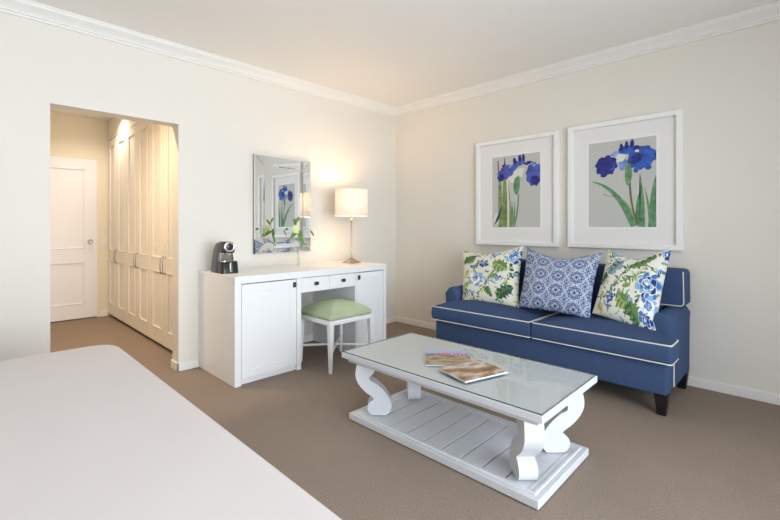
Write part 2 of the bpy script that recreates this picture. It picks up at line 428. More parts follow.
# ---------------------------------------------------------------- stool
st = thing('stool', 'white stool with pale green domed cushion at desk', 'stool', (-3.105, 2.43, 0))
SX, SY = .245, .255
build('seat_frame', onebox((-SX, -SY, .407), (SX, SY, .447), .006), M['white'], st)
bm = B(); puff(bm, round_poly([(-SX+.008, -SY+.008), (SX-.008, -SY+.008), (SX-.008, SY-.008), (-SX+.008, SY-.008)], .03), .447, .492, .02, .085); build('seat_cushion', bm, M['stool'], st, 60)
for sx in (-1, 1):
    for sy in (-1, 1):
        bm = B(); c = (sx*(SX-.025), sy*(SY-.025))
        L = []
        for z, hw in ((0, .011), (.12, .014), (.30, .019), (.407, .022)):
            o = .006*(1-z/.407)
            L.append([(c[0]+sx*o+a*hw, c[1]+sy*o+b*hw, z) for a, b in ((-1, -1), (1, -1), (1, 1), (-1, 1))])
        loft(bm, L); build('leg', bm, M['white'], st)
for s in (1, -1):
    bm = B(); tube(bm, [(-(SX-.03), -s*(SY-.03), .155+.0*s), (0, 0, .165), (SX-.03, s*(SY-.03), .155)], .011, 10); build('stretcher', bm, M['white'], st, 60)

# ---------------------------------------------------------------- table lamp
lp = thing('table_lamp', 'lit table lamp with white drum shade and slim brass base', 'lamp', (-3.501, 2.952, .86))
bm = B(); L = []
for z, hw in ((0, .07), (.010, .07), (.014, .064), (.035, .034), (.048, .020), (.056, .014)): L.append([(a*hw, b*hw, z) for a, b in ((-1, -1), (1, -1), (1, 1), (-1, 1))])
loft(bm, L); build('base', bm, M['brass'], lp)
bm = B(); lathe(bm, [(.014, .055), (.017, .065), (.009, .075), (.0075, .12), (.0085, .36), (.007, .40), (.012, .408), (.012, .414), (.006, .42), (.006, .44), (.016, .452), (.018, .463), (.013, .476), (.006, .482), (.006, .56), (.012, .565), (.012, .60)], 16); build('stem', bm, M['brass'], lp, 40)
bm = B(); R0, R1 = .182, .174
lathe(bm, [(R0-.002, .508), (R0, .508), (R1, .792), (R1-.002, .792), (R0-.002, .508)], 48, cap0=False, cap1=False)
build('lamp_shade', bm, M['shade'], lp, 40)
bm = B()
for k in range(3):
    a = k*2*PI/3; tube(bm, [(0, 0, .60), (R1*math.cos(a), R1*math.sin(a), .785)], .0018, 6)
build('shade_spider', bm, M['brass'], lp)
bm = B(); lathe(bm, [(.008, .60), (.012, .612), (.028, .635), (.030, .655), (.022, .676), (.004, .686)], 16); build('bulb', bm, M['bulb'], lp, 60)
ld = bpy.data.lights.new('lamp_light', 'POINT'); ld.energy = 9.5; ld.color = (1, .64, .34); ld.shadow_soft_size = .05
lo = bpy.data.objects.new('lamp_light', ld); C.objects.link(lo); lo.parent = lp; lo.location = (0, 0, .70)

# ---------------------------------------------------------------- coffee machine
cm = thing('coffee_machine', 'black and chrome capsule coffee machine on desk end', 'coffee machine', (-3.555, 1.580, .86), math.radians(88))
cm.scale = (1.08, 1.05, 1.0)
# local: front faces -Y, width X
def sect(z, w, y0, y1, r=.02): return [(x, y, z) for x, y in round_poly([(-w, y0), (w, y0), (w, y1), (-w, y1)], r, 4)]
bm = B(); loft(bm, [sect(0, .072, -.02, .115), sect(.01, .075, -.02, .118), sect(.10, .070, -.015, .112), sect(.19, .060, -.012, .100), sect(.235, .052, -.008, .088), sect(.255, .042, .0, .072)]); build('housing', bm, M['mgrey'], cm, 50)
bm = B(); loft(bm, [sect(.17, .048, -.078, -.005, .015), sect(.20, .050, -.085, -.003, .015), sect(.245, .046, -.078, .03, .015), sect(.265, .036, -.05, .03, .012)]); build('brew_head', bm, M['mblack'], cm, 50)
bm = B()
tube(bm, [(.036*math.cos(a), -.090, .222+.036*math.sin(a)) for a in [2*PI*k/28 for k in range(28)]], .0095, 8, True)
build('lever_ring', bm, M['chrome'], cm, 60)
bm = B(); lathe(bm, [(.030, 0), (.030, .008), (.0, .012)], 24, cap1=False)
for v in bm.verts: v.co = (v.co.x, -.084-v.co.z, .222+v.co.y)
build('capsule_door', bm, M['mblack'], cm, 40)
build('front_plate', onebox((-.046, -.028, .105), (.046, -.012, .175), .004), M['chrome'], cm)
bm = B(); lathe(bm, [(.013, .150), (.017, .158), (.017, .175)], 16, c=(.004, -.055, 0)); build('spout', bm, M['chrome'], cm, 40)
bm = B(); loft(bm, [sect(0, .068, -.115, -.018, .025), sect(.095, .064, -.108, -.018, .025), sect(.10, .060, -.104, -.018, .022)]); build('drip_tray', bm, M['mblack'], cm, 40)
bm = B(); loft(bm, [sect(.1001, .058, -.102, -.022, .02), sect(.105, .058, -.102, -.022, .02)]); build('cup_grid', bm, M['chrome'], cm, 40)
build('tray_strip', onebox((-.006, -.118, .012), (.012, -.112, .09), .002), M['chrome'], cm)

# ---------------------------------------------------------------- mirror
mi = thing('wall_mirror', 'rectangular mirror with wide mirrored border hung above desk', 'mirror', (XL, 2.33, 1.475))
hy, hz = .333, .494; iy, iz = .222, .396
build('backing', onebox((.001, -hy, -hz), (.022, hy, hz), .001, 1), M['mirroredge'], mi)
build('centre_glass', onebox((.022, -iy, -iz), (.030, iy, iz)), M['mirror'], mi)
MP = [(0, .0221), (0, .0245), (.010, .0345), (.100, .0315), (.1105, .0300), (.1105, .0221)]   # (inwards from the edge, out from the wall)
CS = [(-hy, -hz), (hy, -hz), (hy, hz), (-hy, hz)]
for k in range(4):
    bm = B(); L = []
    for c in (CS[k], CS[(k+1) % 4]): L.append([(x, c[0]-math.copysign(a, c[0]), c[1]-math.copysign(min(a*.098/.1105, .098) if False else a, c[1])) for a, x in MP])
    loft(bm, L); build('mirrored_border', bm, M['mirror'], mi)
for a0 in CS:
    f = lambda c, a, x: (x, c[0]-math.copysign(a, c[0]), c[1]-math.copysign(a, c[1]))
    bm = B(); tube(bm, [f(a0, .008, .0330), f(a0, .099, .0330)], .0016, 6); build('mitre_line', bm, M['mirroredge'], mi)

# ---------------------------------------------------------------- bud vase with a flowering stem
VX, VY = -3.60, 2.345
va = thing('bud_vase', 'slim clear glass bud vase below the mirror', 'vase', (VX, VY, .86))
bm = B(); lathe(bm, [(.020, 0), (.022, .004), (.021, .03), (.013, .08), (.011, .13), (.015, .15), (.0135, .15), (.0095, .13), (.0115, .08), (.018, .03), (.017, .010)], 20); build('glass_body', bm, M['glass'], va, 60)
pl = thing('flower_stem', 'green leafy stem with pale flower standing in glass vase', 'flower', (VX, VY, .866))
def leaf_bm(p, q, wid, bend, twist=0.):
    p, q = Vector(p), Vector(q); d = q-p; L = d.length; t = d.normalized()
    s = t.cross(Vector((.9, -.45, .1))).normalized()
    nrm = s.cross(t)
    bm = B(); rows = []
    N = 10
    for i in range(N+1):
        u = i/N; w = wid*math.sin(PI*min(1, u*.97+.03))**.8
        c = p+d*u+Vector((0, 0, -1))*bend*(u*u-u*.2)*L
        rows.append([c-s*w+nrm*w*.25, c+nrm*0, c+s*w+nrm*w*.25])
    vs = [[bm.verts.new(x) for x in r] for r in rows]
    for a, b in zip(vs, vs[1:]):
        for i in (0, 1): bm.faces.new((a[i], a[i+1], b[i+1], b[i]))
    bmesh.ops.recalc_face_normals(bm, faces=bm.faces[:])
    bmesh.ops.solidify(bm, geom=bm.faces[:], thickness=.0012)
    return bm
bm = B()
tube(bm, [(.004, .003, .012), (-.004, -.004, .14), (0, .002, .25), (.004, -.010, .34), (.0, -.04, .42)], [.0035, .003, .0028, .0024, .002], 8)
tube(bm, [(.002, .0, .27), (.01, .03, .33), (.015, .075, .375), (.01, .13, .355)], [.0022, .002, .0017, .0012], 6)
tube(bm, [(.003, -.006, .31), (.02, -.07, .37), (.03, -.13, .36)], [.0022, .0018, .0012], 6)
build('stalk', bm, M['stem'], pl, 60)
for p, q, wd, bd_ in (((.002, -.004, .37), (.02, .02, .27), .024, .35), ((.0, -.03, .40), (.03, -.07, .49), .016, .25), ((.003, -.008, .34), (.03, -.115, .30), .020, .3),
                      ((0, -.035, .42), (.01, .01, .50), .016, .2), ((.01, .13, .355), (.02, .175, .30), .010, .3), ((.002, .0, .29), (.04, .05, .22), .017, .4), ((.03, -.13, .36), (.04, -.18, .37), .012, .2)):
    build('leaf', leaf_bm(p, q, wd, bd_), M['leaf'], pl, 60)
for k in range(6):
    a = 2*PI*k/6; c = Vector((.035, -.055, .365))
    build('petal', leaf_bm(c, c+Vector((.012, .048*math.cos(a), .048*math.sin(a))), .018, .1), M['petal'], pl, 60)

# ---------------------------------------------------------------- framed iris prints
INK = {n: mat('ink_'+n, c, .8) for n, c in dict(paper=(196, 196, 190), navy=(44, 48, 132), blue=(48, 84, 176), violet=(78, 88, 172), pale=(120, 150, 210), white=(222, 222, 216), green=(96, 142, 104), moss=(128, 148, 92), sage=(150, 166, 126), olive=(108, 110, 76), ink=(70, 68, 92)).items()}
for n_ in ('navy', 'blue', 'violet', 'pale', 'green', 'moss'): INK[n_] = mat('ink_'+n_, {'navy': (46, 50, 128), 'blue': (54, 92, 180), 'violet': (80, 90, 172), 'pale': (120, 150, 210), 'green': (98, 144, 106), 'moss': (130, 150, 94)}[n_], .8, var=.35, vscale=22, detail=4)
INKS = list(INK)
def blob(cx, cy, rx, ry, rot=0, wav=.08, lobes=7, seed=0, n=40):
    rnd = random.Random(seed); ph = rnd.uniform(0, 6); out = []
    for i in range(n):
        a = 2*PI*i/n; r = 1+wav*math.sin(lobes*a+ph)+wav*.5*math.sin((lobes*2+1)*a+ph*2)
        x, y = rx*r*math.cos(a), ry*r*math.sin(a)
        out.append((cx+x*math.cos(rot)-y*math.sin(rot), cy+x*math.sin(rot)+y*math.cos(rot)))
    return out
def blade(pts, w):
    n = len(pts); L, R = [], []
    for i, (x, y) in enumerate(pts):
        dx = pts[min(i+1, n-1)][0]-pts[max(i-1, 0)][0]; dy = pts[min(i+1, n-1)][1]-pts[max(i-1, 0)][1]; l = math.hypot(dx, dy)
        ww = w[i] if isinstance(w, (list, tuple)) else w
        L.append((x-dy/l*ww, y+dx/l*ww)); R.append((x+dy/l*ww, y-dx/l*ww))
    return L+R[::-1]
def curve(p0, p1, p2, n=10): return [((1-t)**2*p0[0]+2*t*(1-t)*p1[0]+t*t*p2[0], (1-t)**2*p0[1]+2*t*(1-t)*p1[1]+t*t*p2[1]) for t in [i/n for i in range(n+1)]]
def taper(w0, w1, n=10): return [w0+(w1-w0)*i/n for i in range(n+1)]
def picture(name, x0, x1, z0, z1, art, shapes, label):
    t = thing(name, label, 'picture', ((x0+x1)/2, YB, (z0+z1)/2)); hw, hh = (x1-x0)/2, (z1-z0)/2; fw = .042
    bm = B()
    # frame moulding, mitred
    prof = [(0, -.001), (0, -.040), (.003, -.043), (.039, -.043), (fw, -.040), (fw, -.001)]
    cs = [(-hw, -hh), (hw, -hh), (hw, hh), (-hw, hh)]
    loops = []
    for cx, cz in cs: loops.append([(cx-math.copysign(a, cx), d, cz-math.copysign(a, cz)) for a, d in prof])
    loops.append(loops[0]); loft(bm, loops, False, False); bmesh.ops.remove_doubles(bm, verts=bm.verts[:], dist=1e-6)
    build('frame', bm, M['frame'], t, 30)
    ax0, ax1, az0, az1 = [v-o for v, o in zip(art, (t.location.x, t.location.x, t.location.z, t.location.z))]
    build('mount', onebox((-hw+.02, -.016, -hh+.02), (hw-.02, -.004, hh-.02)), M['mat'], t)
    # inner mount window edge
    bm = B(); e = .012
    for lo, hi in (((ax0-e, az0-e), (ax1+e, az0)), ((ax0-e, az1), (ax1+e, az1+e)), ((ax0-e, az0), (ax0, az1)), ((ax1, az0), (ax1+e, az1))):
        box(bm, (lo[0], -.0185, lo[1]), (hi[0], -.0161, hi[1]))
    build('mount_edge', bm, M['frame'], t)
    bm = B(); W, H = ax1-ax0, az1-az0
    f = bm.faces.new([bm.verts.new((x, -.0165, z)) for x, z in ((ax0, az0), (ax1, az0), (ax1, az1), (ax0, az1))]); f.material_index = 0
    k = 0
    for ink, poly in shapes:
        k += 1; y = -.0165-.00006*k
        v = []
        for (a, b) in poly:
            a = min(1, max(0, a)); b = min(1, max(0, b)); v.append(bm.verts.new((ax0+a*W, y, az0+b*H)))
        fc = bm.faces.new(v); bmesh.ops.triangulate(bm, faces=[fc])
        for q in bm.faces:
            if q.material_index == 0 and q is not f and q.is_valid: q.material_index = 100
        for q in bm.faces:
            if q.material_index == 100: q.material_index = INKS.index(ink)
    for q in bm.faces:
        q.normal_update()
        if q.normal.y > 0: q.normal_flip()
    me = bpy.data.meshes.new('print'); bm.to_mesh(me); bm.free()
    for n in INKS: me.materials.append(INK[n])
    o = bpy.data.objects.new('print', me); C.objects.link(o); o.parent = t
R_ = [('green', blade(curve((.06, .54), (.45, .48), (.70, 0)), taper(.004, .055))), ('moss', blade(curve((.24, .39), (.30, .36), (.42, .35)), taper(.006, .002))),
      ('sage', blade(curve((.50, .33), (.62, .27), (.72, .08)), taper(.006, .02))),
      ('green', blade(curve((.80, 0), (.83, .3), (.775, .60)), taper(.045, .004))), ('moss', blade(curve((.93, 0), (.90, .25), (.84, .44)), taper(.03, .004))),
      ('green', blade(curve((.95, 0), (.93, .35), (1.0, .56)), taper(.06, .008))), ('green', blade([(.75, .02), (.74, .15), (.75, .30), (.76, .37)], [.03, .03, .02, .004])),
      ('olive', blade(curve((.63, .52), (.64, .25), (.74, .03)), taper(.017, .012))),
      ('pale', blob(.53, .72, .06, .075, 0, .06, 5, 2)), ('white', blob(.50, .80, .07, .05, .3, .06, 5, 3)), ('pale', blob(.41, .85, .06, .025, .25, .06, 4, 4)),
      ('navy', blob(.28, .72, .165, .115, .1, .085, 8, 5, 64)), ('navy', blob(.24, .61, .05, .025, 0, .05, 5, 9)), ('violet', blob(.36, .72, .05, .06, .5, .1, 5, 8)), ('navy', blob(.33, .74, .07, .07, .5, .06, 5, 18)),
      ('blue', blob(.80, .775, .195, .125, .1, .085, 9, 6, 64)), ('navy', blob(.72, .77, .085, .055, .5, .08, 6, 7)), ('blue', blob(.72, .64, .035, .03, 0, .05, 5, 11)), ('blue', blob(.89, .66, .045, .028, 0, .05, 5, 12)),
      ('blue', blob(.58, .88, .12, .05, 0, .05, 5, 13)), ('navy', blob(.51, .91, .026, .05, .1, .04, 4, 14)), ('navy', blob(.585, .935, .024, .045, 0, .04, 4, 15)), ('navy', blob(.665, .94, .03, .05, -.1, .04, 4, 16)), ('navy', blob(.73, .88, .05, .04, -.3, .05, 4, 17)),
      ('white', blob(.735, .855, .032, .016, 0, .1, 5, 20)),
      ('green', blob(.612, .60, .052, .125, -.05, .02, 3, 21)), ('moss', blade([(.58, .70), (.60, .55), (.625, .50)], [.012, .016, .006]))]
L_ = [('moss', blade([(.19, 0), (.19, .3), (.17, .68)], [.05, .04, .03])), ('olive', blade([(.13, .95), (.145, .8), (.15, .7)], [.012, .014, .014])), ('olive', blade([(.275, .97), (.28, .8), (.29, .6)], [.012, .018, .018])),
      ('moss', blade([(.28, 0), (.29, .35), (.28, .7)], [.055, .045, .035])), ('white', blade([(.36, 0), (.35, .4), (.33, .68)], [.025, .02, .02])), ('sage', blade([(.40, 0), (.39, .3), (.36, .6)], [.03, .022, .006])),
      ('moss', blade(curve((.42, 0), (.45, .2), (.43, .36)), taper(.035, .005))), ('green', blade(curve((.48, .05), (.47, .2), (.49, .35)), taper(.018, .004))), ('green', blade(curve((.47, 0), (.56, .2), (.57, .46)), taper(.02, .012))),
      ('white', blob(.10, .12, .06, .09, -.5, .05, 4, 30)), ('ink', blade(curve((.05, .04), (.15, .12), (.22, .32)), [.004, .010, .016, .022, .026, .026, .024, .02, .016, .01, .004])),
      ('white', blob(.52, .72, .17, .075, .4, .06, 5, 31)), ('sage', blob(.56, .66, .05, .05, 0, .1, 5, 32)),
      ('violet', blob(.30, .77, .19, .09, .28, .09, 9, 33, 64)), ('navy', blob(.20, .70, .07, .05, .2, .06, 6, 34)), ('violet', blob(.45, .82, .16, .05, .5, .06, 6, 35)), ('navy', blob(.26, .87, .05, .018, .3, .1, 4, 36)), ('pale', blob(.40, .85, .04, .016, .5, .1, 4, 37)),
      ('violet', blob(.88, .71, .155, .155, -.3, .07, 9, 38, 64)), ('navy', blob(.90, .63, .09, .06, -.2, .06, 6, 39)), ('pale', blob(.88, .83, .03, .02, .5, .1, 4, 40)),
      ('navy', blob(.49, .91, .035, .055, .3, .04, 4, 41)), ('navy', blob(.60, .93, .035, .065, .2, .04, 4, 42)), ('navy', blob(.67, .94, .028, .07, .1, .04, 4, 43)), ('navy', blob(.76, .87, .09, .022, .1, .1, 4, 44)), ('violet', blob(.58, .87, .10, .03, .2, .08, 5, 45)),
      ('green', blob(.53, .575, .065, .125, -.06, .02, 3, 46))]
picture('framed_print', -2.602, -1.686, 1.058, 2.176, (-2.411, -1.87, 1.247, 1.996), L_, 'white framed print of a pale violet iris, nearer the room corner')
picture('framed_print', -1.592, -.694, 1.062, 2.185, (-1.412, -.876, 1.249, 2.006), R_, 'white framed print of a deep blue iris with arching leaf')

# ---------------------------------------------------------------- sofa
SX0, SX1 = -2.592, -.638
sf = thing('sofa', 'royal blue two-seat sofa with white piping and black legs', 'sofa', ((SX0+SX1)/2, 3.6, 0))
cx0 = (SX0+SX1)/2
def S(x, y): return (x-cx0, y-3.6)
bm = B(); lo = S(SX0+.02, 3.235); hi = S(SX1-.006, 3.985); box(bm, (*lo, .135), (*hi, .348), None, .018, 3); build('seat_base', bm, M['sofa'], sf, 50)
ARM = .145
def arm(xa, xb, s):
    bm = B(); zt = .652; r = (xb-xa)/2
    poly = [(xa, .15)]+[((xa+xb)/2-r*math.cos(a), zt-r*.8+r*.8*math.sin(a)) for a in [PI*i/12 for i in range(13)]]+[(xb, .15)]
    prism(bm, poly, lambda a, b, d: (a-cx0, d-3.6, b), 3.405, 3.985, .040, 4); return build('armrest', bm, M['sofa'], sf, 60)
arm(SX0+.012, SX0+.012+ARM, -1); ar = arm(SX1-ARM-.004, SX1-.002, 1)
bm = B(); tube(bm, [(SX1-.001-cx0, 3.40-3.6, .16), (SX1-.001-cx0, 3.40-3.6, .348)], .0045, 6); build('piping', bm, M['piping'], ar, 60)
# backrest: T-shaped slab, its wings lying on the arms
bx0, bx1 = SX0+.01, SX1-.002
poly = [(bx0+ARM+.004, .35), (bx1-ARM-.004, .35), (bx1-ARM-.004, .655), (bx1, .655), (bx1-.004, .925), (bx0+.004, .925), (bx0, .655), (bx0+ARM+.004, .655)]
bm = B(); prism(bm, round_poly(poly, [.01, .01, .02, .02, .03, .03, .02, .02], 4), lambda a, b, d: (a-cx0, d-3.6, b), 3.765, 3.985, .016, 3); bk = build('backrest', bm, M['sofa'], sf, 50)
for pp in ([(bx1-ARM-.05, .657), (bx1-.006, .657), (bx1-.010, .915)], [(bx0+ARM+.05, .657), (bx0+.006, .657), (bx0+.010, .915)]):
    bm = B(); rp = round_poly(pp, [0, .03, 0], 5); tube(bm, [(a-cx0, 3.767-3.6, b) for a, b in rp], .0048, 6)
    build('piping', bm, M['piping'], bk, 60)
xm = -1.575
def cushion(xo, xi, s):
    # s = -1 left, 1 right; T-shaped plan
    a = xo; pts = [(a, 3.185), (xi, 3.195), (xi, 3.765), (a-s*(ARM+.012), 3.765), (a-s*(ARM+.012), 3.405), (a, 3.405)]
    loop = round_poly([S(*p) for p in pts], [.035, .02, .02, .02, .012, .02], 5)
    bm = B(); puff(bm, loop, .352, .490, .032, .060, belly=.006); c = build('seat_cushion', bm, M['sofa'], sf, 60)
    bm = B(); e = offset_loop(loop, .0085)
    tube(bm, [(x, y, .482) for x, y in e], .0048, 6, True); tube(bm, [(x, y, .360) for x, y in e], .0048, 6, True)
    build('piping', bm, M['piping'], c, 60)
cushion(SX0+.002, xm-.003, -1); cushion(SX1+.034, xm+.003, 1)
for sx, x in ((-1, SX0+.06), (1, SX1-.045)):
    for y in (3.275, 3.93):
        bm = B(); L = []
        for z, hw in ((0, .025), (.136, .038)):
            o = (1-z/.136)*.012*(1 if y > 3.6 else -1)*0
            c = S(x, y+o); L.append([(c[0]+p*hw, c[1]+q*hw, z) for p, q in ((-1, -1), (1, -1), (1, 1), (-1, 1))])
        loft(bm, L); build('leg', bm, M['sofaleg'], sf)

# ---------------------------------------------------------------- cushions on the sofa
NP = 190
def pillow(name, bl, br, tr, tl, T, paint, label, sag=.05, ear=.07):
    bl, br, tr, tl = [np.array(p, float) for p in (bl, br, tr, tl)]
    cen = (bl+br+tr+tl)/4
    u, v = np.meshgrid(np.linspace(0, 1, NP), np.linspace(0, 1, NP))
    U = .5+(u-.5)*(1-ear*(1-(2*v-1)**2)**1.0*np.abs(2*u-1)**2)
    V = .5+(v-.5)*(1-ear*.6*(1-(2*u-1)**2)*np.abs(2*v-1)**2)
    V = V-sag*2*np.clip(v-.3, 0, 1)**2*(1-np.abs(2*u-1)**1.4)
    P = (1-U)[..., None]*(1-V)[..., None]*bl+U[..., None]*(1-V)[..., None]*br+U[..., None]*V[..., None]*tr+(1-U)[..., None]*V[..., None]*tl
    nrm = np.cross(br-bl, tl-bl); nrm /= np.linalg.norm(nrm)
    if nrm[1] > 0: nrm = -nrm                               # front looks to -Y
    e = np.clip((1-np.abs(2*u-1)**2.6)*(1-np.abs(2*v-1)**2.6), 0, 1)**.55
    rng = np.random.RandomState(int(T*1000)+len(label)); wr = np.zeros_like(u)
    for k in range(10):
        a, b, c = rng.uniform(-9, 9), rng.uniform(-9, 9), rng.uniform(0, 6); wr += .0022*np.sin(a*u+b*v+c)
    half = T/2*e+wr*e+.003
    F = P+nrm*half[..., None]; K = P-nrm*half[..., None]*.9
    co = np.concatenate([F.reshape(-1, 3), K.reshape(-1, 3)])-cen
    col = paint(u, v); col = np.concatenate([col.reshape(-1, 3)]*2)
    faces = []
    for j in range(NP-1):
        for i in range(NP-1):
            a = j*NP+i; faces.append((a, a+1, a+NP+1, a+NP)); b = a+NP*NP; faces.append((b, b+NP, b+NP+1, b+1))
    ring = [i for i in range(NP)]+[j*NP+NP-1 for j in range(1, NP)]+[(NP-1)*NP+i for i in range(NP-2, -1, -1)]+[j*NP for j in range(NP-2, 0, -1)]
    for a, b in zip(ring, ring[1:]+ring[:1]): faces.append((a, a+NP*NP, b+NP*NP, b))
    me = bpy.data.meshes.new(name); me.from_pydata(co.tolist(), [], faces)
    at = me.attributes.new('print', 'FLOAT_COLOR', 'POINT')
    at.data.foreach_set('color', np.concatenate([col, np.ones((len(col), 1))], 1).astype(np.float32).ravel())
    me.materials.append(M['fabricprint']); me.shade_smooth()
    o = bpy.data.objects.new(name, me); C.objects.link(o); o.location = cen.tolist()
    bmx = bmesh.new(); bmx.from_mesh(me); bmesh.ops.recalc_face_normals(bmx, faces=bmx.faces[:]); bmx.to_mesh(me); bmx.free()
    return tag(o, label, 'cushion')
M['fabricprint'] = attr_mat('printed_cotton')
LC = {k: np.array(lin(c)) for k, c in dict(cream=(228, 227, 212), blue=(74, 118, 178), sky=(142, 176, 212), navy=(40, 62, 120), green=(104, 136, 82), dkgreen=(62, 92, 70), lime=(168, 186, 110), grey=(140, 160, 172), ochre=(206, 196, 130), lav=(192, 198, 210), mid=(82, 106, 156), white=(240, 240, 236)).items()}
def rot(u, v, cx, cy, a):
    x, y = u-cx, v-cy; c, s = math.cos(a), math.sin(a); return x*c+y*s, -x*s+y*c
def put(col, m, c): col[m] = LC[c]
def p_leaf(col, u, v, cx, cy, L, W, a, c, vein):
    x, y = rot(u, v, cx, cy, a); k = x/L
    w = W*np.clip(1-k*k, 0, 1)**.8*(1+.22*np.sin(k*16))
    m = (np.abs(k) < 1) & (np.abs(y) < w); put(col, m, c)
    put(col, m & (y > w*.15) & (np.sin(k*14+y/W*2) > .25), vein); put(col, m & (np.abs(y) < W*.07), vein)
def p_flower(col, u, v, cx, cy, R, n, cs, ph=0.):
    rnd = random.Random(int(cx*991+cy*577+n)); put_n = max(7, int(R*110))
    for k in range(put_n):
        q = 1-k/put_n; a = k*2.4+ph; d = R*.72*q
        px, py = cx+d*math.cos(a), cy+d*math.sin(a)*.9; w = R*(.42-.12*(1-q))*rnd.uniform(.8, 1.15)
        X, Y = rot(u, v, px, py, a); e = (X/w)**2+(Y/(w*.75))**2
        m = e < 1; put(col, m, cs[k % 3]); put(col, m & (e > .62) & (X > 0), 'white' if k % 2 else 'sky'); put(col, m & (e > .5) & (X < -w*.3), cs[2] if k % 3 else 'navy')
    put(col, np.hypot(u-cx, v-cy) < R*.12, cs[3])
def p_sprig(col, u, v, pts, c, berries, seed):
    rnd = random.Random(seed)
    for (x0, y0), (x1, y1) in zip(pts, pts[1:]):
        dx, dy = x1-x0, y1-y0; L2 = dx*dx+dy*dy
        t = np.clip(((u-x0)*dx+(v-y0)*dy)/L2, 0, 1); put(col, np.hypot(u-x0-t*dx, v-y0-t*dy) < .006, c)
        for k in range(berries):
            s = rnd.random(); bx = x0+dx*s+rnd.uniform(-.045, .045); by = y0+dy*s+rnd.uniform(-.045, .045)
            X, Y = rot(u, v, bx, by, rnd.uniform(0, 3)); put(col, (X/.022)**2+(Y/.010)**2 < 1, rnd.choice((c, 'green', 'dkgreen')))
